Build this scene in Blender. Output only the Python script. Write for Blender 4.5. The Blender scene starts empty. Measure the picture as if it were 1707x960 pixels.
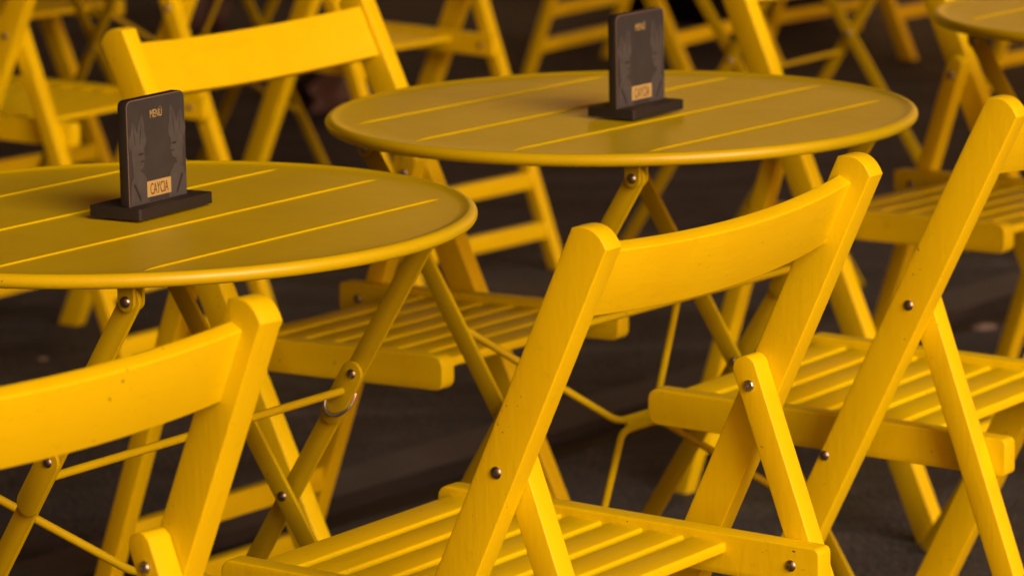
import bpy, bmesh, math, random
from mathutils import Vector, Matrix
random.seed(7)
scene = bpy.context.scene
COL = scene.collection
R = math.radians

# ------------------------------------------------------------------ measured set-out
CAM = dict(f=6850.7, H=1.34527, pitch=0.185806, roll=-0.019290)
HT = 0.70747; RT = 0.3222
TA, TB, TB2, TC, TZB = 0.1844, 0.2215, 0.2087, 0.2515, 0.6780
XF, XT, ZT = 0.2142, -0.1624, 0.7966          # post line: foot x, top x, top z
ZA = 0.5592; WP = 0.0380; TP = 0.0235; TL = 0.0246; WL = 0.0250
ZR = 0.4043; SL = 0.0219; XB = -0.1073; XE = 0.2890; XE0 = -0.1370; HR = 0.0388; TR = 0.022
WO = 0.225
PI_ = WO - TP; LI = PI_ - TL; RO = LI; RI = RO - TR

# ------------------------------------------------------------------ helpers
def tag(o, label=None, cat=None, group=None, kind=None):
    if label: o['label'] = label
    if cat: o['category'] = cat
    if group: o['group'] = group
    if kind: o['kind'] = kind
    return o
def empty(name, loc, rz=0.0):
    o = bpy.data.objects.new(name, None); COL.objects.link(o)
    o.location = loc; o.rotation_euler = (0, 0, rz); o.empty_display_size = .1
    return o
def obj(name, bm, mat, parent=None, smooth=True, angle=35):
    bmesh.ops.recalc_face_normals(bm, faces=bm.faces)
    me = bpy.data.meshes.new(name); bm.to_mesh(me); bm.free()
    me.materials.append(mat)
    if smooth:
        me.polygons.foreach_set('use_smooth', [True] * len(me.polygons))
        me.set_sharp_from_angle(angle=R(angle))
    o = bpy.data.objects.new(name, me); COL.objects.link(o)
    if parent: o.parent = parent
    return o
def bevel(bm, w, seg=2, edges=None):
    es = edges or [e for e in bm.edges if len(e.link_faces) == 2 and e.calc_face_angle(0) > R(40)]
    if es: bmesh.ops.bevel(bm, geom=es, offset=w, segments=seg, profile=.5, affect='EDGES', clamp_overlap=True)
def merge(dst, src):
    me = bpy.data.meshes.new('tmp'); src.to_mesh(me); src.free(); dst.from_mesh(me); bpy.data.meshes.remove(me)
def prism(pts, y0, y1, bev=.002, seg=2, bm=None):
    """closed polygon (x, z) extruded along y"""
    b = bmesh.new(); n = len(pts)
    lo = [b.verts.new((p[0], y0, p[1])) for p in pts]; hi = [b.verts.new((p[0], y1, p[1])) for p in pts]
    b.faces.new(lo); b.faces.new(hi[::-1])
    for i in range(n): b.faces.new((lo[i], lo[(i + 1) % n], hi[(i + 1) % n], hi[i]))
    bmesh.ops.recalc_face_normals(b, faces=b.faces)
    if bev:
        # the long rims only: edges of the two outline faces
        es = [e for e in b.edges if len(e.link_faces) == 2 and e.calc_face_angle(0) > R(60)]
        bevel(b, bev, seg, es)
    if bm is None: return b
    merge(bm, b); return bm
def box(x0, x1, y0, y1, z0, z1, bev=.002, seg=2, bm=None):
    return prism([(x0, z0), (x1, z0), (x1, z1), (x0, z1)], y0, y1, bev, seg, bm)
def xf(bm, M): bmesh.ops.transform(bm, matrix=M, verts=bm.verts); return bm
def tube(path, r, n=12, bm=None, closed=False):
    b = bm or bmesh.new(); rings = []; P = [Vector(p) for p in path]
    for i, p in enumerate(P):
        if closed: d = (P[(i + 1) % len(P)] - P[i - 1]).normalized()
        else: d = ((P[min(i + 1, len(P) - 1)] - P[max(i - 1, 0)])).normalized()
        u = d.orthogonal().normalized() if i == 0 else (u - d * u.dot(d)).normalized()
        v = d.cross(u)
        rings.append([b.verts.new(p + u * math.cos(2 * math.pi * k / n) * r + v * math.sin(2 * math.pi * k / n) * r) for k in range(n)])
    m = len(rings)
    for i in range(m if closed else m - 1):
        a, c = rings[i], rings[(i + 1) % m]
        for k in range(n): b.faces.new((a[k], a[(k + 1) % n], c[(k + 1) % n], c[k]))
    if not closed: b.faces.new(rings[0]); b.faces.new(rings[-1][::-1])
    return b
def fillet(path, rad, n=5):
    P = [Vector(p) for p in path]; out = [P[0]]
    for i in range(1, len(P) - 1):
        a = (P[i - 1] - P[i]).normalized(); c = (P[i + 1] - P[i]).normalized()
        s, e = P[i] + a * rad, P[i] + c * rad
        for k in range(n + 1):
            t = k / n; out.append((1 - t) ** 2 * s + 2 * t * (1 - t) * P[i] + t * t * e)
    out.append(P[-1]); return out
def lathe(prof, n=96, bm=None):
    b = bm or bmesh.new(); rings = []
    for r, z in prof:
        if r < 1e-6: rings.append([b.verts.new((0, 0, z))])
        else: rings.append([b.verts.new((r * math.cos(2 * math.pi * k / n), r * math.sin(2 * math.pi * k / n), z)) for k in range(n)])
    for a, c in zip(rings, rings[1:]):
        for k in range(n):
            k2 = (k + 1) % n
            if len(a) == 1: b.faces.new((a[0], c[k], c[k2]))
            elif len(c) == 1: b.faces.new((a[k], a[k2], c[0]))
            else: b.faces.new((a[k], a[k2], c[k2], c[k]))
    return b

# ------------------------------------------------------------------ materials
def new_mat(name):
    m = bpy.data.materials.new(name); m.use_nodes = True; nt = m.node_tree
    return m, nt, nt.nodes['Principled BSDF']
def N(nt, t, **kw):
    n = nt.nodes.new(t)
    for k, v in kw.items():
        if k in n.inputs: n.inputs[k].default_value = v
        else: setattr(n, k, v)
    return n
def noise(nt, vec, scale, detail=4, rough=.5, mapping=None):
    n = N(nt, 'ShaderNodeTexNoise'); n.inputs['Scale'].default_value = scale; n.inputs['Detail'].default_value = detail; n.inputs['Roughness'].default_value = rough
    if mapping:
        mp = N(nt, 'ShaderNodeMapping'); mp.inputs['Scale'].default_value = mapping; nt.links.new(vec, mp.inputs['Vector']); vec = mp.outputs[0]
    nt.links.new(vec, n.inputs['Vector']); return n.outputs['Fac']
def ramp(nt, fac, stops):
    r = N(nt, 'ShaderNodeValToRGB'); cr = r.color_ramp
    while len(cr.elements) < len(stops): cr.elements.new(.5)
    for e, (p, c) in zip(cr.elements, stops): e.position = p; e.color = (*c, 1) if len(c) == 3 else c
    nt.links.new(fac, r.inputs[0]); return r.outputs[0]
def mix(nt, a, b, fac, mode='MIX'):
    m = N(nt, 'ShaderNodeMix', data_type='RGBA', blend_type=mode)
    for s, v in ((6, a), (7, b), (0, fac)):
        if isinstance(v, bpy.types.NodeSocket): nt.links.new(v, m.inputs[s])
        elif s == 0: m.inputs[0].default_value = v
        else: m.inputs[s].default_value = (*v, 1)
    return m.outputs[2]
def mathn(nt, op, a, b=None):
    m = N(nt, 'ShaderNodeMath', operation=op)
    for i, v in enumerate((a, b)):
        if v is None: continue
        if isinstance(v, bpy.types.NodeSocket): nt.links.new(v, m.inputs[i])
        else: m.inputs[i].default_value = v
    return m.outputs[0]

def painted(name, base, dark, rough, grain, chips, bump, coat=0.0, spec=.3, scuff=.22, grime=.28):
    m, nt, p = new_mat(name)
    tc = N(nt, 'ShaderNodeTexCoord'); oi = N(nt, 'ShaderNodeObjectInfo')
    ad = N(nt, 'ShaderNodeVectorMath', operation='ADD'); nt.links.new(tc.outputs['Object'], ad.inputs[0])
    sc = N(nt, 'ShaderNodeVectorMath', operation='SCALE'); sc.inputs[0].default_value = (7, 3, 5)
    nt.links.new(oi.outputs['Random'], sc.inputs['Scale']); nt.links.new(sc.outputs[0], ad.inputs[1])
    v = ad.outputs[0]
    n1 = noise(nt, v, 9, 5, .6)
    col = mix(nt, base, dark, ramp(nt, n1, [(.45, (0, 0, 0)), (.85, (1, 1, 1))]))
    n2 = noise(nt, v, 60, 6, .7)
    # handling grime: thin, with a shape of its own
    col = mix(nt, col, tuple(c * .55 for c in dark), mathn(nt, 'MULTIPLY', ramp(nt, n2, [(.60, (0, 0, 0)), (.78, (1, 1, 1))]), grime))
    sc1 = noise(nt, v, 22, 6, .72, mapping=tuple(g_ * .8 for g_ in grain))
    col = mix(nt, col, tuple(c * .72 for c in dark), mathn(nt, 'MULTIPLY', ramp(nt, sc1, [(.55, (0, 0, 0)), (.70, (1, 1, 1))]), scuff))
    n3 = noise(nt, v, 190, 3, .6)
    big = noise(nt, v, 14, 2, .5)
    chip = mathn(nt, 'MULTIPLY', ramp(nt, n3, [(chips, (0, 0, 0)), (chips + .02, (1, 1, 1))]), ramp(nt, big, [(.52, (0, 0, 0)), (.60, (1, 1, 1))]))
    col = mix(nt, col, (.10, .055, .02), chip)
    hs = N(nt, 'ShaderNodeHueSaturation'); vr = N(nt, 'ShaderNodeMapRange'); vr.inputs['To Min'].default_value = .93; vr.inputs['To Max'].default_value = 1.03
    nt.links.new(oi.outputs['Random'], vr.inputs['Value']); nt.links.new(vr.outputs[0], hs.inputs['Value']); nt.links.new(col, hs.inputs['Color']); col = hs.outputs[0]
    nt.links.new(col, p.inputs['Base Color'])
    rr = N(nt, 'ShaderNodeMapRange'); rr.inputs['To Min'].default_value = rough - .06; rr.inputs['To Max'].default_value = rough + .10
    nt.links.new(noise(nt, v, 35, 4, .6), rr.inputs['Value']); nt.links.new(rr.outputs[0], p.inputs['Roughness'])
    g = noise(nt, v, 60, 4, .6, mapping=grain)
    b = N(nt, 'ShaderNodeBump'); b.inputs['Strength'].default_value = bump; b.inputs['Distance'].default_value = .0006
    h = mathn(nt, 'SUBTRACT', g, mathn(nt, 'MULTIPLY', chip, 1.5))
    nt.links.new(h, b.inputs['Height']); nt.links.new(b.outputs[0], p.inputs['Normal'])
    p.inputs['Specular IOR Level'].default_value = spec
    p.inputs['Coat Weight'].default_value = coat; p.inputs['Coat Roughness'].default_value = .2
    return m
M_WOOD = painted('yellow_painted_wood', (.82, .745, .001), (.78, .665, .001), .42, (3, 3, .5), .70, .55)
M_SLAT = painted('yellow_painted_slats', (.81, .735, .001), (.77, .655, .001), .42, (3, .4, 3), .70, .55)
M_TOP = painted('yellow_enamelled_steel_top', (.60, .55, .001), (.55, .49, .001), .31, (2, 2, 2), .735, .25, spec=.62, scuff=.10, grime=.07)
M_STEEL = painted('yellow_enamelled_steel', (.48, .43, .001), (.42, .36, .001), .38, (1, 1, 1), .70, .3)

def simple(name, col, rough=.5, metal=0.0, var=.15, scale=30, bump=.2):
    m, nt, p = new_mat(name); tc = N(nt, 'ShaderNodeTexCoord')
    n = noise(nt, tc.outputs['Object'], scale, 5, .6)
    c = mix(nt, tuple(x * (1 - var) for x in col), tuple(min(1, x * (1 + var)) for x in col), n)
    nt.links.new(c, p.inputs['Base Color']); p.inputs['Roughness'].default_value = rough; p.inputs['Metallic'].default_value = metal
    b = N(nt, 'ShaderNodeBump'); b.inputs['Strength'].default_value = bump; b.inputs['Distance'].default_value = .0005
    nt.links.new(noise(nt, tc.outputs['Object'], scale * 8, 4, .6), b.inputs['Height']); nt.links.new(b.outputs[0], p.inputs['Normal'])
    return m
M_BOLT = simple('worn_brass_bolt', (.38, .38, .38), .33, 1.0, .3, 300)
M_SOCKET = simple('steel_socket_bolt', (.55, .56, .58), .28, 1.0, .2, 300)
M_RING = simple('bright_steel_ring', (.70, .76, .84), .22, 1.0, .1, 200)
M_BLACK = simple('matt_black_board', (.012, .0145, .019), .6, 0, .3, 60)
M_FACE = simple('printed_charcoal_card', (.034, .044, .058), .48, 0, .32, 38, .05)
M_GREY = simple('printed_grey_figure', (.058, .073, .090), .5, 0, .35, 90, .05)
M_GREY2 = simple('printed_dark_figure', (.020, .026, .033), .5, 0, .35, 90, .05)
M_INK = simple('printed_amber_ink', (.43, .40, .17), .5, 0, .12, 300, .05)
M_DARKINK = simple('printed_dark_letter', (.11, .055, .02), .5, 0, .1, 300, .05)
M_EDGE = simple('card_edge', (.20, .17, .15), .45, 0, .1, 100, .05)

def asphalt():
    m, nt, p = new_mat('worn_asphalt'); tc = N(nt, 'ShaderNodeTexCoord'); v = tc.outputs['Object']
    base = mix(nt, (.032, .042, .060), (.062, .078, .108), ramp(nt, noise(nt, v, .9, 6, .6), [(.35, (0, 0, 0)), (.65, (1, 1, 1))]))
    base = mix(nt, base, (.060, .066, .075), mathn(nt, 'MULTIPLY', ramp(nt, noise(nt, v, 6, 5, .7), [(.5, (0, 0, 0)), (.72, (1, 1, 1))]), .6))
    mp = N(nt, 'ShaderNodeMapping'); mp.inputs['Rotation'].default_value = (0, 0, R(-51.7)); mp.inputs['Scale'].default_value = (.55, 4.5, 1)
    nt.links.new(v, mp.inputs['Vector'])
    streak = noise(nt, mp.outputs[0], 1.6, 6, .65)
    base = mix(nt, base, (.010, .010, .012), mathn(nt, 'MULTIPLY', ramp(nt, streak, [(.30, (1, 1, 1)), (.50, (0, 0, 0))]), .75))
    base = mix(nt, base, (.125, .14, .17), mathn(nt, 'MULTIPLY', ramp(nt, streak, [(.56, (0, 0, 0)), (.75, (1, 1, 1))]), .55))
    patch = noise(nt, v, 11, 5, .75)
    base = mix(nt, base, (.11, .12, .15), mathn(nt, 'MULTIPLY', ramp(nt, patch, [(.54, (0, 0, 0)), (.70, (1, 1, 1))]), .6))
    vo = N(nt, 'ShaderNodeTexVoronoi'); vo.inputs['Scale'].default_value = 110; nt.links.new(v, vo.inputs['Vector'])
    base = mix(nt, base, (.09, .095, .10), mathn(nt, 'MULTIPLY', ramp(nt, vo.outputs['Color'], [(.72, (0, 0, 0)), (.86, (1, 1, 1))]), .45))
    wet = ramp(nt, noise(nt, v, 2.3, 4, .6), [(.5, (0, 0, 0)), (.68, (1, 1, 1))])
    base = mix(nt, base, (.014, .014, .015), mathn(nt, 'MULTIPLY', wet, .55))
    nt.links.new(base, p.inputs['Base Color']); p.inputs['Roughness'].default_value = .82
    p.inputs['Specular IOR Level'].default_value = .25
    b = N(nt, 'ShaderNodeBump'); b.inputs['Strength'].default_value = .7; b.inputs['Distance'].default_value = .004
    nt.links.new(mathn(nt, 'ADD', vo.outputs['Distance'], noise(nt, v, 60, 4, .6)), b.inputs['Height']); nt.links.new(b.outputs[0], p.inputs['Normal'])
    return m
M_ASPH = asphalt()
M_CHANNEL = simple('dark_channel', (.008, .008, .010), .75, 0, .5, 18, .6)  # near-black colour laid on the channel faces
M_STONE = simple('worn_kerb_stone', (.056, .064, .080), .8, 0, .6, 9, .6)
M_LITTER = simple('pale_litter', (.20, .19, .19), .8)
M_WALLD = simple('dark_facade_render', (.035, .030, .026), .8, 0, .3, 2)
M_WALLL = simple('pale_facade_render', (.30, .25, .2), .8, 0, .2, 2)
M_PALE = simple('pale_ochre_render', (.74, .69, .34), .8, 0, .12, 1.2)
M_GLASS = simple('dark_window_glass', (.02, .02, .022), .1, 0, .1, 2, 0)
M_PLANTER = simple('black_planter', (.008, .007, .007), .6, 0, .3, 8)
M_LEATHER = simple('reddish_brown_leather', (.035, .020, .017), .6, 0, .35, 12)
M_CANVAS = simple('awning_canvas', (.10, .065, .04), .9, 0, .2, 6)

# ------------------------------------------------------------------ folding chair
def px(z): return XF + (XT - XF) * z / ZT
RZ = lambda x: ZR + SL * x
B = Vector((XB, 0, RZ(XB)))
def set_fold(df=0.0, dt=0.0):
    # how far this chair is opened: its foot and top are shifted along x
    global XF, XT, PD, PN, A, LD, LN
    XF, XT = 0.2142 + df, -0.1624 + dt
    PD = Vector((XT - XF, 0, ZT)).normalized(); PN = Vector((PD.z, 0, -PD.x))      # along the post, towards its front
    A = Vector((px(ZA), 0, ZA))
    LD = (A - B).normalized(); LN = Vector((LD.z, 0, -LD.x))
set_fold()
def post_profile():
    f0 = px(0); hx = WP / 2 / PD.z
    top_s = .7655 / PD.z
    base = Vector((f0, 0, 0)); pts = [(f0 - hx, 0), (f0 + hx, 0)]
    n = 8; sag = .0085
    for i in range(n + 1):
        t = i / n; s = 1 - 2 * t                       # front to rear
        p = base + PD * (top_s + sag * (1 - s * s)) + PN * (WP / 2) * s
        pts.append((p.x, p.z))
    return pts
def leg_profile():
    n = 8; hx = WL / 2 / LD.z; f = B - LD * (B.z / LD.z)
    pts = [(f.x - hx, 0), (f.x + hx, 0)]
    t0 = A + LD * .019
    for i in range(n + 1):
        s = 1 - 2 * i / n
        p = t0 + LD * .0085 * (1 - abs(s) ** 3.6) + LN * (WL / 2) * s
        pts.append((p.x, p.z))
    return pts
def rail_profile():
    pts = []
    def corner(x, sgn, top, r=.013, n=4):
        for i in range(n + 1):
            a = math.pi / 2 * i / n
            if top: dx, dz = (math.sin(a), math.cos(a))
            else: dx, dz = (math.cos(a), -math.sin(a))
            pts.append((x + sgn * (-r + r * dx), RZ(x) + (HR / 2 - r + r * dz if top else -HR / 2 + r + r * dz)))
    corner(XE, 1, True, .012); corner(XE, 1, False, .012)
    q = pts[:]; pts.clear()
    corner(XE0, -1, True, .006); corner(XE0, -1, False, .006)
    return q + pts[::-1]
def bolt(y, at, r=.0055, h=.0028, socket=False):
    s = 1 if y[1] > 0 else -1
    if socket: prof = [(0, .0004), (r * .34, .0004), (r * .40, h), (r * .85, h), (r, h * .6), (r, 0)]
    else: prof = [(0, h), (r * .45, h * .9), (r * .8, h * .62), (r, h * .15), (r, 0)]
    b = lathe(prof, 16)
    M = Matrix.Translation((at[0], y[0], at[2])) @ Matrix.Rotation(-s * math.pi / 2, 4, 'X')
    return xf(b, M)
def backrest():
    b = bmesh.new(); n = 24; rings = []
    zc0, zc1 = .694, .7525; t = .0145
    for i in range(n + 1):
        y = (PI_ + .0015) * (2 * i / n - 1); bow = -.0175 * (1 - (y / PI_) ** 2)
        ring = []
        for z, f in ((zc0, -.0035), (zc0, -.0035 + t), (zc1, -.0035 + t), (zc1, -.0035)):
            c = Vector((px(z), y, z)) + PN * (f + bow); ring.append(b.verts.new(c))
        rings.append(ring)
    for a, c in zip(rings, rings[1:]):
        for k in range(4): b.faces.new((a[k], a[(k + 1) % 4], c[(k + 1) % 4], c[k]))
    b.faces.new(rings[0]); b.faces.new(rings[-1][::-1]); bmesh.ops.recalc_face_normals(b, faces=b.faces)
    bevel(b, .0017, 3, [e for e in b.edges if e.calc_face_angle(0) > R(60) and abs(e.verts[0].co.y - e.verts[1].co.y) > .001])
    return b
def slats():
    b = bmesh.new(); top = HR / 2 - .0075
    edges = [-.038 + .0455 * k for k in range(7)]        # rear edges of the slats
    for k, x0 in enumerate(edges):
        x1 = x0 + (.0365 if k < 6 else .0390)
        z = RZ((x0 + x1) / 2) + top
        s = box(-(x1 - x0) / 2, (x1 - x0) / 2, -RI - .001, RI + .001, -.011, 0, .0028, 3)
        xf(s, Matrix.Translation(((x0 + x1) / 2, 0, z)) @ Matrix.Rotation(-SL + random.uniform(-.004, .004), 4, 'Y')); merge(b, s)
    return b
def make_chair(df=0.0, dt=0.0):
    set_fold(df, dt)
    c = empty('folding_chair', (0, 0, 0))
    for s in (1, -1):
        y0, y1 = (PI_, WO) if s > 0 else (-WO, -PI_)
        p = obj('post', prism(post_profile(), y0, y1, .0016, 3), M_WOOD, c)
        obj('bolt', bolt((s * WO, s), A), M_BOLT, p)
        obj('bolt', bolt((s * WO, s), (.0451, 0, .3939)), M_BOLT, p)
        y0, y1 = (LI + .0006, PI_ - .0006) if s > 0 else (-PI_ + .0006, -LI - .0006)
        l = obj('rear_leg', prism(leg_profile(), y0, y1, .0015, 3), M_WOOD, c)
        obj('bolt', bolt((s * (LI + .0006), -s), A, socket=True), M_SOCKET, l)
        y0, y1 = (RI, RO) if s > 0 else (-RO, -RI)
        r = obj('seat_rail', prism(rail_profile(), y0, y1, .0016, 3), M_WOOD, c)
        obj('bolt', bolt((s * RI, -s), B), M_BOLT, r)
    obj('backrest', backrest(), M_SLAT, c)
    obj('seat', slats(), M_SLAT, c)
    def bar(z, line, half, w, d, name):
        x = line(z)
        obj(name, box(x - d / 2, x + d / 2, -half - .001, half + .001, z - w / 2, z + w / 2, .002, 2), M_SLAT, c)
    lx = lambda z: (B - LD * ((B.z - z) / LD.z)).x
    bar(.160, lx, LI, .030, .018, 'stretcher'); bar(.072, lx, LI, .030, .018, 'stretcher')
    bar(.110, px, PI_, .032, .018, 'stretcher')
    return c
def kids(o): return [k for k in bpy.data.objects if k.parent == o]
def copy_tree(o, parent=None):
    c = o.copy(); COL.objects.link(c)
    if parent: c.parent = parent
    for ch in kids(o): copy_tree(ch, c)
    return c

# ------------------------------------------------------------------ folding table
def table_top():
    tr = .0068; rc = RT - .0055 - .0; zc = HT - tr; n = 14
    prof = [(0, HT - .0026), (RT - .05, HT - .0026), (RT - .024, HT - .0026), (RT - .0185, HT - .0020)]
    for i in range(n + 1):
        a = R(130) - R(300) * i / n
        prof.append((rc + tr * math.cos(a) - .0013, zc + tr * math.sin(a)))
    prof += [(rc - .012, zc - .004), (RT - .02, HT - .0066), (0, HT - .0066)]
    b = lathe(prof, 160)
    for x in (-.1885, -.0575, .0705, .1950):           # pressed ribs between the boards
        L = math.sqrt((RT - .030) ** 2 - x * x); m = 40
        w, h = .0022, .0016
        rows = []
        for i in range(m + 1):
            y = -L + 2 * L * i / m; k = min(1, (L - abs(y)) / .02) ** .5 if abs(y) < L else 0
            rows.append([b.verts.new((x + w * math.cos(math.pi * j / 6), y, HT - .0028 + (h * k + .0001) * math.sin(math.pi * j / 6))) for j in range(7)])
        for a_, c_ in zip(rows, rows[1:]):
            for j in range(6): b.faces.new((a_[j], a_[j + 1], c_[j + 1], c_[j]))
    return b
def flat_bar(p, q, y, w=.0215, t=.005, ext0=.0, ext1=.010, name=None):
    p = Vector((p[0], 0, p[1])); q = Vector((q[0], 0, q[1])); d = (q - p).normalized(); n = Vector((d.z, 0, -d.x))
    pts = []
    for c, s, e in ((p, -1, ext0), (q, 1, ext1)):
        for i in range(9):
            a = math.pi * i / 8
            if e > 0: v = c + d * s * (w / 2) * math.sin(a) + n * s * (w / 2) * math.cos(a)
            else:
                if i not in (0, 8): continue
                v = c + n * s * (w / 2) * math.cos(a)
            pts.append((v.x, v.z))
    return prism(pts, y - t / 2, y + t / 2, .0009, 2)
def make_table(kind):
    ring = kind == 'ring'
    t = empty('folding_table', (0, 0, 0))
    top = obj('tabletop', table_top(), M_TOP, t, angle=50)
    m = (TA + TC) / TZB
    zp = TC / m
    fr = {}
    for s in (-1, 1):
        # frame A (feet towards -x), outside; frame B crosses it
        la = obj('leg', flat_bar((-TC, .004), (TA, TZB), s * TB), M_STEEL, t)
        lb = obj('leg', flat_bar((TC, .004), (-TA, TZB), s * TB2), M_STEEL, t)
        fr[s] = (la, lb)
        # swing lever on the outer frame
        z1, z0 = .523, .482
        f = lambda z: -TC + m * z
        side = -1
        lv = obj('locking_lever', flat_bar((f(z0), z0), (f(z1), z1), s * TB - .0058, w=.025, t=.0045, ext0=.01), M_STEEL, la)
        b = bmesh.new()
        yb = s * TB - .0081
        merge(b, bolt((yb, -1), (f(z1) + .001, 0, z1), r=.0050)); obj('bolt', b, M_BOLT, la)
        if s > 0:
            obj('bolt', bolt((TB2 - .0025, -1), (0, 0, zp), r=.0052, h=.003), M_BOLT, lb)
        else:
            obj('bolt', bolt((-TB - .0025, -1), (0, 0, zp), r=.0052, h=.003), M_BOLT, la)
        for x, yy in ((TA, s * TB), (-TA, s * TB2)):
            br = bmesh.new()
            for k in (-1, 1):
                y = yy + k * .0062
                w = .0095; zt = HT - .0066; zb = TZB
                pts = [(x - w, zt), (x - w, zb)] + [(x - w * math.cos(math.pi * i / 8), zb - w * math.sin(math.pi * i / 8)) for i in range(1, 8)] + [(x + w, zb), (x + w, zt)]
                prism(pts, y - .0017, y + .0017, .0006, 1, br)
            brk = obj('hinge_bracket', br, M_STEEL, t)
            obj('bolt', bolt((yy - .0079, -1), (x, 0, zb), r=.0054, h=.0034), M_BOLT, brk)
    f = lambda z: -TC + m * z
    # straight spreader rod through frame A
    z = .354 if kind == 'plain' else .5045
    b = tube([(f(z), -TB - .003, z), (f(z), TB + .006, z)], .0042, 12)
    for y in (TB + .006,): merge(b, xf(lathe([(0, .005), (.005, .004), (.0065, .001), (.0065, -.003), (.004, -.004)], 10), Matrix.Translation((f(z), y, z)) @ Matrix.Rotation(math.pi / 2 * (1 if y < 0 else -1), 4, 'X')))
    obj('spreader_rod', b, M_STEEL, t)
    # crossed wire brace in frame B
    g = lambda z: TC - m * z
    b = bmesh.new()
    for zs, zc in ((.497, .3675), (.234, .3580)):
        path = fillet([(g(zs), -TB2, zs), (g(zc), -.034, zc), (g(zc), .034, zc), (g(zs), TB2, zs)], .014)
        tube(path, .0042, 12, b)
    prism([(g(.363) - .003, .359), (g(.363) + .003, .359), (g(.363) + .003, .367), (g(.363) - .003, .367)], -.022, .022, .001, 1, b)
    if kind != 'plain': obj('cross_brace', b, M_STEEL, t)
    else: b.free()
    if ring:
        zc = .496; c = Vector((f(zc), TB - .004, zc)); pts = []
        ex = Vector((TZB, 0, -(TA + TC))).normalized(); ey = Vector((-.25, -.40, -.85)).normalized()
        ey = (ey - ex * ey.dot(ex)).normalized()
        for i in range(40):
            a = 2 * math.pi * i / 40
            pts.append(c + ex * .0135 * math.cos(a) + ey * .0185 * math.sin(a))
        obj('safety_ring', tube(pts, .0020, 10, closed=True), M_RING, t)
    return t

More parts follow.
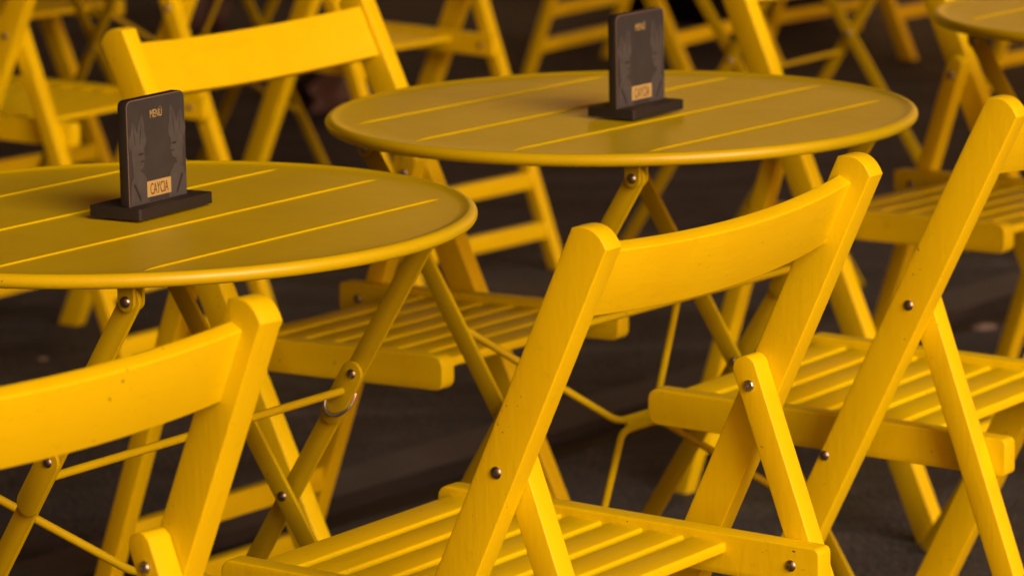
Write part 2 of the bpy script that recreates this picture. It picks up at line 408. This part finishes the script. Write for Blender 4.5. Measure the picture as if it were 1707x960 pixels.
# ------------------------------------------------------------------ menu stand
def text_mesh(txt, h, wx, thick):
    cu = bpy.data.curves.new('lettering', 'FONT'); cu.body = txt; cu.size = h; cu.extrude = thick / 2; cu.align_x = 'CENTER'; cu.resolution_u = 3
    o = bpy.data.objects.new('tmp', cu); COL.objects.link(o)
    dg = bpy.context.evaluated_depsgraph_get(); me = bpy.data.meshes.new_from_object(o.evaluated_get(dg))
    bpy.data.objects.remove(o); b = bmesh.new(); b.from_mesh(me); bpy.data.meshes.remove(me)
    xs = [v.co.x for v in b.verts]; w = max(xs) - min(xs); cx = (max(xs) + min(xs)) / 2
    for v in b.verts: v.co.x = (v.co.x - cx) * wx / w
    return b
def flat_poly(pts, y, bm=None, th=.0003):
    return prism(pts, y - th / 2, y + th / 2, 0, 1, bm)
def make_stand(loc, ang, L, D, px0, px1, py, H, lip):
    """origin at the near base corner; x along the long front edge, y towards the back"""
    s = empty('menu_stand', (loc[0], loc[1], HT + .0002), ang)
    ch = .0032
    base = bmesh.new()
    # rounded base slab
    cs = [(0, 0), (L, 0), (L, D), (0, D)]; ring = []
    for (cx, cy), a0 in zip(((ch, ch), (L - ch, ch), (L - ch, D - ch), (ch, D - ch)), (180, 270, 0, 90)):
        for i in range(5):
            a = R(a0 + 90 * i / 4); ring.append((cx + ch * math.cos(a), cy + ch * math.sin(a)))
    lo = [base.verts.new((x, y, 0)) for x, y in ring]; hi = [base.verts.new((x, y, .0105)) for x, y in ring]
    base.faces.new(lo[::-1]); base.faces.new(hi)
    for i in range(len(ring)): j = (i + 1) % len(ring); base.faces.new((lo[i], lo[j], hi[j], hi[i]))
    bevel(base, .0012, 2, [e for e in base.edges if e.calc_face_angle(0) > R(60)])
    obj('base', base, M_BLACK, s)
    def rrect(x0, x1, z0, z1, r):
        pts = [(x0, z0), (x1, z0)]
        for i in range(7): a = R(90 * i / 6); pts.append((x1 - r + r * math.cos(a), z1 - r + r * math.sin(a)))
        for i in range(7): a = R(90 + 90 * i / 6); pts.append((x0 + r + r * math.cos(a), z1 - r + r * math.sin(a)))
        return pts
    T = .0100
    panel = obj('panel', prism(rrect(px0, px1, .0100, H, .0068), py, py + T, .0007, 2), M_BLACK, s)
    rim = obj('clear_edge', prism(rrect(px0 + .0004, px1 - .0004, .0106, H - .0004, .0066), py - .0005, py + .0001, 0), M_EDGE, panel)
    face = obj('printed_face', prism(rrect(px0 + .0010, px1 - .0010, .0110, H - .0011, .0062), py - .0009, py - .0004, 0), M_FACE, panel)
    W = px1 - px0; cx = (px0 + px1) / 2; y = py - .00105
    u = lambda a: px0 + W * a; v = lambda a: .0105 + (H - .0105) * a
    # faint grey print: two head-and-shoulder silhouettes under upright feathers
    def blob(pts, bm_, yy): flat_poly([(u(a), v(b_)) for a, b_ in pts], yy, bm_)
    def feather(x, z, ln, w, lean, bm_, yy):
        pts = []
        for i in range(11): t = i / 10; pts.append((x + lean * t + w * math.sin(math.pi * t ** .75) , z + ln * t))
        for i in range(9, 0, -1): t = i / 10; pts.append((x + lean * t - w * math.sin(math.pi * t ** .75), z + ln * t))
        blob(pts, bm_, yy)
    for sgn, c0, top in ((1, .0, .56), (-1, 1.0, .60)):
        X = lambda a: c0 + sgn * a
        g = bmesh.new(); dk = bmesh.new(); dt = top - .56
        feather(X(.20), top - .03, .33, .062, sgn * .05, g, y + .0000)
        feather(X(.12), top - .03, .27, .060, -sgn * .03, g, y - .00003)
        feather(X(.08), top - .05, .17, .050, -sgn * .05, g, y - .00006)
        feather(X(.24), top - .05, .17, .045, sgn * .05, g, y - .00009)
        blob([(X(a), b_ + dt) for a, b_ in ((.07, .57), (.16, .60), (.25, .57), (.27, .50), (.262, .475), (.285, .43), (.262, .415), (.268, .395), (.255, .36), (.225, .335), (.19, .33), (.17, .26), (.08, .26), (.07, .40), (.05, .47))], g, y - .00012)
        blob([(X(a), b_) for a, b_ in ((.02, .01), (.03, .20), (.08, .28), (.15, .33), (.22, .31), (.29, .25), (.33, .16), (.335, .01))], g, y - .00015)
        for fx, ln in ((.20, .30), (.12, .25)):
            feather(X(fx), top, ln, .004, sgn * .045 if fx > .15 else -sgn * .027, dk, y - .0002)
        blob([(X(a), b_ + dt) for a, b_ in ((.17, .485), (.25, .49), (.252, .470), (.18, .465))], dk, y - .0002)
        blob([(X(a), b_) for a, b_ in ((.07, .20), (.10, .215), (.20, .05), (.18, .03))], dk, y - .0002)
        blob([(X(a), b_ + dt) for a, b_ in ((.205, .415), (.262, .412), (.258, .400), (.21, .402))], dk, y - .0002)
        gf = obj('grey_figure', g, M_GREY, panel, smooth=False); obj('figure_shading', dk, M_GREY2, gf, smooth=False)
    M = lambda x, z: Matrix.Translation((x, y - .0002, z)) @ Matrix.Rotation(math.pi / 2, 4, 'X')
    t1 = text_mesh('MENÜ', .0108, W * .20, .0002); xf(t1, M(u(.49), v(.80))); obj('lettering', t1, M_INK, face, smooth=False)
    lab = box(u(.30), u(.71), y - .00035, y - .00005, v(.055), v(.205), 0); lb = obj('name_plate', lab, M_INK, face, smooth=False)
    t2 = text_mesh('CAYCIA', .0135, W * .31, .0002)
    for q in t2.verts: q.co.y *= 1.15
    xf(t2, Matrix.Translation((0, -.0003, 0)) @ M(u(.505), v(.075))); obj('lettering', t2, M_DARKINK, lb, smooth=False)
    return s

# ------------------------------------------------------------------ place chairs
CH = 'yellow wooden folding chairs of the terrace'
chairs = [
 (0.07155, 3.56079, 2.528879, -0.0018, 0.0000, 'yellow folding chair in the middle foreground, whole backrest and slatted seat sharp'),
 (0.48040, 4.26112, 2.542120, 0.0148, -0.0100, 'yellow folding chair at the right edge, leaning post before its slatted seat'),
 (-0.43439, 2.94994, 2.402591, -0.0045, 0.0152, 'nearest yellow folding chair, only its backrest and post showing at bottom left'),
 (-0.19986, 4.77679, -0.657510, 0.0090, 0.0000, 'yellow folding chair with bright backrest just above the nearer menu stand'),
 (0.54332, 5.56723, -0.735171, -0.0102, 0.0000, 'yellow folding chair behind the middle table, seat left of the right edge chair'),
 (-0.69893, 6.60279, 2.539425, 0.0000, 0.0000, 'blurred yellow folding chair at the left edge, slatted seat behind the left table'),
 (-0.23195, 7.35033, 2.437572, 0.0000, 0.0000, 'blurred yellow folding chair between the two menu stands, its two rear stretchers showing'),
 (0.36393, 9.97643, -0.558181, 0.0000, 0.0000, 'far blurred yellow folding chair right behind the farther menu stand'),
 (0.97623, 10.41409, -0.726917, 0.0000, 0.0000, 'farthest blurred yellow folding chair, only its front foot on dark ground at top right'),
 (-1.08514, 8.07837, -0.682783, 0.0000, 0.0000, 'far blurred yellow folding chair at the very top left corner'),
 (1.01039, 5.91370, -0.801246, 0.0000, 0.0000, 'yellow folding chair cut off by the right edge, rear leg beside pale litter'),
 (1.43387, 9.50546, -0.730699, 0.0000, 0.0000, 'far yellow folding chair seen under the corner table at top right'),
]
chair0 = None
for x, y, a, df, dt, lab in chairs:
    if df or dt: c = make_chair(df, dt)
    elif chair0 is None: c = chair0 = make_chair()
    else: c = copy_tree(chair0)
    c.location = (x, y, 0); c.rotation_euler = (0, 0, a); tag(c, lab, 'chair', CH)

TG = 'round yellow folding tables'
tabs = [
 (-0.35298, 3.81229, -0.62295, 'ring', 'round yellow table at left carrying the nearer menu stand, steel ring on one leg'),
 (0.12231, 4.43290, -0.67031, '', 'round yellow table in the middle carrying the farther menu stand'),
 (0.87022, 5.24122, -0.66000, '', 'empty round yellow table cut off at the top right corner'),
 (0.51645, 7.39171, -0.58844, 'plain', 'far yellow table, only its crossed legs showing at top right beyond the middle table'),
 (-0.61696, 7.69478, -0.73516, '', 'far yellow table, only its crossed legs showing at top left beyond the bright backrest'),
]
t0 = None
for x, y, a, kind, lab in tabs:
    if kind: t = make_table(kind)
    elif t0 is None: t = t0 = make_table('')
    else: t = copy_tree(t0)
    t.location = (x, y, 0); t.rotation_euler = (0, 0, a); tag(t, lab, 'table', TG)

SG = 'black menu stands on the tables'
s = make_stand((-.34389, 3.76372), R(57.93), .1155, .060, .0060, .0965, .0170, .1100, 0)
tag(s, 'nearer black menu stand on the left table, its lettering clearly legible', 'menu stand', SG)
s = make_stand((.13383, 4.34697), R(53.68), .0968, .0617, -.0000, .0915, .0225, .1105, 0)
tag(s, 'farther black menu stand on the middle table, its print slightly blurred', 'menu stand', SG)

# ------------------------------------------------------------------ ground with a shallow drain channel
def ground():
    b = bmesh.new()
    P = Vector((-.249, 5.50, 0)); D = Vector((.62, .785, 0)).normalized(); Nn = Vector((-D.y, D.x, 0))
    offs = [-60, -3, -.055, -.045, .045, .060, .175, 3, 60]
    zs = [0, 0, 0, -.012, -.016, .0, 0, 0, 0]
    n = 160; rows = []
    for i in range(n + 1):
        s = -60 + 120 * i / n if abs(i - n / 2) > 40 else (-6 + 12 * (i - n / 2 + 40) / 80)
        rows.append((s,))
    ss = sorted(set([-60, -30, -15] + [round(-6 + .15 * k, 3) for k in range(81)] + [15, 30, 60]))
    grid = []
    for s in ss:
        row = []
        for o, z in zip(offs, zs):
            w = (random.uniform(-.012, .012)) if abs(o) < .2 else 0
            p = P + D * s + Nn * (o + w); row.append(b.verts.new((p.x, p.y, z)))
        grid.append(row)
    for a, c in zip(grid, grid[1:]):
        for j in range(len(offs) - 1):
            f_ = b.faces.new((a[j], a[j + 1], c[j + 1], c[j])); f_.material_index = 1 if j in (2, 3, 4) else (2 if j == 5 else 0)
    return b
g = obj('ground', ground(), M_ASPH, smooth=False); tag(g, kind='structure')
g.data.materials.append(M_CHANNEL); g.data.materials.append(M_STONE)
if g.data.polygons[0].normal.z < 0: g.data.flip_normals()

def litter(loc, sx, sy, rz, lab):
    b = bmesh.new(); bmesh.ops.create_icosphere(b, subdivisions=3, radius=1)
    for v in b.verts:
        v.co *= 1 + random.uniform(-.14, .14); v.co = Vector((v.co.x * sx, v.co.y * sy, max(v.co.z, -.4) * min(sx, sy) * .45))
    z = min(v.co.z for v in b.verts); o = obj('litter', b, M_LITTER); o.location = (loc[0], loc[1], -z); o.rotation_euler = (0, 0, rz)
    tag(o, lab, 'litter', 'scraps of litter on the asphalt')
litter((.784, 6.707), .022, .014, .3, 'pale crumpled scrap on the asphalt near the right edge')
litter((-.772, 6.599), .009, .008, 0, 'tiny pale scrap on the asphalt below the left table')

# unclear brown shapes behind the second row, built as bags
def bag(loc, s, rz, lab):
    b = bmesh.new(); bmesh.ops.create_cube(b, size=1); bmesh.ops.subdivide_edges(b, edges=b.edges, cuts=7, use_grid_fill=True)
    for v in b.verts:
        x, y, z = v.co; k = 1 - .32 * max(0, z + .5) ** 2; r = (abs(2 * x) ** 4 + abs(2 * y) ** 4 + abs(2 * z) ** 4) ** .25 or 1
        f = .55 + .45 / max(r, .6)
        v.co = Vector((x * s[0] * k * f, y * s[1] * k * f, (z * f + .5) * s[2])) + Vector((math.sin(9 * z + 5 * x), math.cos(8 * x), 0)) * .012
    zz = min(v.co.z for v in b.verts)
    e = empty('bag', loc, rz); e.location.z = -zz
    obj('body', b, M_LEATHER, e)
    obj('handle', tube([(s[0] * .28 * math.cos(math.pi * i / 12), 0, s[2] * .92 + s[2] * .42 * math.sin(math.pi * i / 12)) for i in range(13)], .007, 8), M_LEATHER, e)
    tag(e, lab, 'bag', 'brown shapes on the ground, built as bags')
bag((-.83, 11.0, 0), (.16, .12, .16), .3, 'blurred reddish brown shape, built as a bag, at the very top left behind the bright backrest')
bag((-.40, 9.45, 0), (.20, .10, .10), .5, 'low reddish brown shape, built as a bag, behind the bright backrest, left of the middle table')

# black planter at the top, beyond the far chair
def planter(loc, rz):
    e = empty('planter', loc, rz)
    b = bmesh.new()
    for (w0, w1, z0, z1) in ((.22, .27, 0, .42), (.285, .285, .42, .46)):
        q = bmesh.new(); vs = [q.verts.new((sx * w, sy * w, z)) for w, z in ((w0, z0), (w1, z1)) for sx, sy in ((-1, -1), (1, -1), (1, 1), (-1, 1))]
        q.faces.new(vs[3::-1]); q.faces.new(vs[4:])
        for i in range(4): j = (i + 1) % 4; q.faces.new((vs[i], vs[j], vs[4 + j], vs[4 + i]))
        bmesh.ops.recalc_face_normals(q, faces=q.faces); bevel(q, .008, 2); merge(b, q)
    obj('pot', b, M_PLANTER, e)
    sh = bmesh.new()
    for i in range(420):
        a = random.uniform(0, 6.283); h = random.uniform(0, 1); r = .30 * math.sqrt(random.random()) * (1 - .3 * h)
        p = Vector((r * math.cos(a), r * math.sin(a), .5 + h * .55)); d = Vector((random.gauss(0, 1), random.gauss(0, 1), random.gauss(.3, .6))).normalized(); u = d.orthogonal().normalized()
        l, w = random.uniform(.05, .09), random.uniform(.012, .02)
        sh.faces.new([sh.verts.new(p), sh.verts.new(p + d * l * .5 + u * w), sh.verts.new(p + d * l), sh.verts.new(p + d * l * .5 - u * w)])
    for i in range(14):
        a = random.uniform(0, 6.283); tube([(0.05 * math.cos(a), .05 * math.sin(a), .44), (.2 * math.cos(a), .2 * math.sin(a), random.uniform(.8, 1.0))], .004, 6, sh)
    obj('shrub', sh, simple('dark_leaves', (.03, .05, .015), .6, 0, .4, 20), e, smooth=False)
    tag(e, 'black square planter at the top edge behind the middle table, right of its menu stand', 'planter')
planter((.60, 11.15, 0), .65)

# ------------------------------------------------------------------ added facades above the frame, toned for the tabletop reflections
def facade(x0, x1, wall, trim, lab):
    e = empty('reflection_facade', ((x0 + x1) / 2, 17.0, 0)); L = (x1 - x0) / 2
    b = bmesh.new(); box(-L, L, 0, .4, 0, 6.5, .01, 1, b)
    obj('wall', b, wall, e)
    n = int(2 * L / 2.2)
    for i in range(n):
        x = -L + (i + .5) * 2 * L / n - .6
        for z in (4.0,):
            w = obj('window', box(x, x + 1.2, -.06, -.004, z, z + 1.7, .01, 1), trim, e)
            obj('pane', box(x + .1, x + 1.1, -.075, -.061, z + .1, z + 1.6, 0), M_GLASS, w)
    obj('cornice', box(-L - .02, L + .02, -.2, -.001, 3.3, 3.55, .02, 1), trim, e)
    tag(e, lab, 'building')
facade(-14, -.75, M_WALLD, M_WALLL, 'unseen dark brown building front added for the reflection in the left tabletop')
facade(-.70, 12, M_PALE, M_WALLL, 'unseen pale building front added to brighten the reflection in the middle tabletop')

# ------------------------------------------------------------------ added awning and side wall, out of frame, to cut sky light
def sky_blockers():
    # unseen dark wall added on the left to block sky light, with its awning
    e = empty('blocking_wall', (-3.3, 8.0, 0), 0)
    obj('wall', box(-.3, 0, -7.6, 9, 0, 3.6, .01, 1), M_WALLD, e)
    for i in range(6):
        y = -7.0 + i * 2.6
        d = obj('door', box(.002, .07, y, y + 1.7, .02, 2.4, .006, 1), M_PLANTER, e)
        for k in (0, 1): obj('pane', box(.071, .078, y + .1 + .8 * k, y + .8 + .8 * k, .5, 2.28, 0), M_GLASS, d)
    obj('plinth', box(.002, .05, -7.55, 8.95, 0, .018, 0), M_PLANTER, e)
    tag(e, 'unseen dark wall with glazed doors, added on the left to block sky light', 'building')
    a = empty('awning', (-3.3, 7.4, 2.95), 0)
    b = bmesh.new(); box(.005, 5.2, -4.6, 6.5, -.01, .01, 0, 1, b); xf(b, Matrix.Rotation(R(4), 4, 'Y'))
    obj('canopy', b, M_CANVAS, a)
    for y in (-4.5, 1.0, 6.4):
        obj('arm', tube([(.01, y, -.32), (2.6, y, -.24), (5.1, y, -.39)], .02, 8), M_PLANTER, a)
    tag(a, 'unseen brown canvas awning added over the tables to cut light from above', 'awning')
sky_blockers()

def parasol(loc, half, h):
    e = empty('parasol', loc, R(20))
    obj('pole', tube([(0, 0, .05), (0, 0, h + .45)], .03, 12), M_PLANTER, e)
    obj('base', box(-.35, .35, -.35, .35, 0, .06, .01, 2), M_PLANTER, e)
    b = bmesh.new(); n = 8; top = b.verts.new((0, 0, h + .5)); lo = b.verts.new((0, 0, h + .49)); rim = []; rim2 = []
    for i in range(n):
        a = 2 * math.pi * i / n; rim.append(b.verts.new((half * math.cos(a), half * math.sin(a), h))); rim2.append(b.verts.new((half * math.cos(a), half * math.sin(a), h - .18)))
    for i in range(n):
        j = (i + 1) % n; b.faces.new((top, rim[i], rim[j])); b.faces.new((rim[i], rim2[i], rim2[j], rim[j])); b.faces.new((lo, rim2[j], rim2[i]))
    obj('canopy', b, M_CANVAS, e, smooth=False)
    tag(e, 'unseen large brown parasol added to shade the far end of the terrace on the right', 'parasol')
parasol((3.9, 6.9, 0), 2.6, 2.35)  # out of frame, added to keep sun off the far chairs

# ------------------------------------------------------------------ light
SUN_EL, SUN_AZ = 25.0, -55.0        # azimuth of the direction TO the sun, from +x towards +y
w = bpy.data.worlds.new('World'); scene.world = w; w.use_nodes = True; nt = w.node_tree
bg = nt.nodes['Background']; sky = nt.nodes.new('ShaderNodeTexSky'); sky.sky_type = 'NISHITA'; sky.sun_disc = False
sky.sun_elevation = R(SUN_EL); sky.sun_rotation = R(90 - SUN_AZ); sky.dust_density = 4.0; sky.air_density = 1.0; sky.ozone_density = .3
tint = nt.nodes.new('ShaderNodeMix'); tint.data_type = 'RGBA'; tint.blend_type = 'MULTIPLY'; tint.inputs[0].default_value = 1
tint.inputs[7].default_value = (1.0, .275, .12, 1)                      # thin warm overcast in front of the blue
nt.links.new(sky.outputs[0], tint.inputs[6]); nt.links.new(tint.outputs[2], bg.inputs[0]); bg.inputs[1].default_value = .15
sl = bpy.data.lights.new('sun', 'SUN'); sl.energy = 1.95; sl.angle = R(40); sl.color = (.90, 1, .70)
so = bpy.data.objects.new('sun', sl); COL.objects.link(so)
d = Vector((math.cos(R(SUN_EL)) * math.cos(R(SUN_AZ)), math.cos(R(SUN_EL)) * math.sin(R(SUN_AZ)), math.sin(R(SUN_EL))))
so.rotation_euler = d.to_track_quat('Z', 'Y').to_euler()

# ------------------------------------------------------------------ camera
cd = bpy.data.cameras.new('camera'); cam = bpy.data.objects.new('camera', cd); COL.objects.link(cam)
p, r = CAM['pitch'], CAM['roll']
Rr = Vector((1, 0, 0)); Uu = Vector((0, math.sin(p), math.cos(p))); Ff = Vector((0, math.cos(p), -math.sin(p)))
R2 = math.cos(r) * Rr + math.sin(r) * Uu; U2 = -math.sin(r) * Rr + math.cos(r) * Uu
M = Matrix((R2, U2, -Ff)).transposed().to_4x4(); M.translation = (0, 0, CAM['H']); cam.matrix_world = M
cd.sensor_width = 36; cd.lens = CAM['f'] / 1707 * 36; cd.clip_end = 500; cd.clip_start = .05
cd.dof.use_dof = True; cd.dof.focus_distance = 3.62; cd.dof.aperture_fstop = 9.5
scene.camera = cam
scene.render.resolution_x, scene.render.resolution_y = 1024, 575
vs = scene.view_settings; vs.view_transform = 'Standard'; vs.look = 'None'; vs.gamma = 1; vs.exposure = 0; vs.use_curve_mapping = False
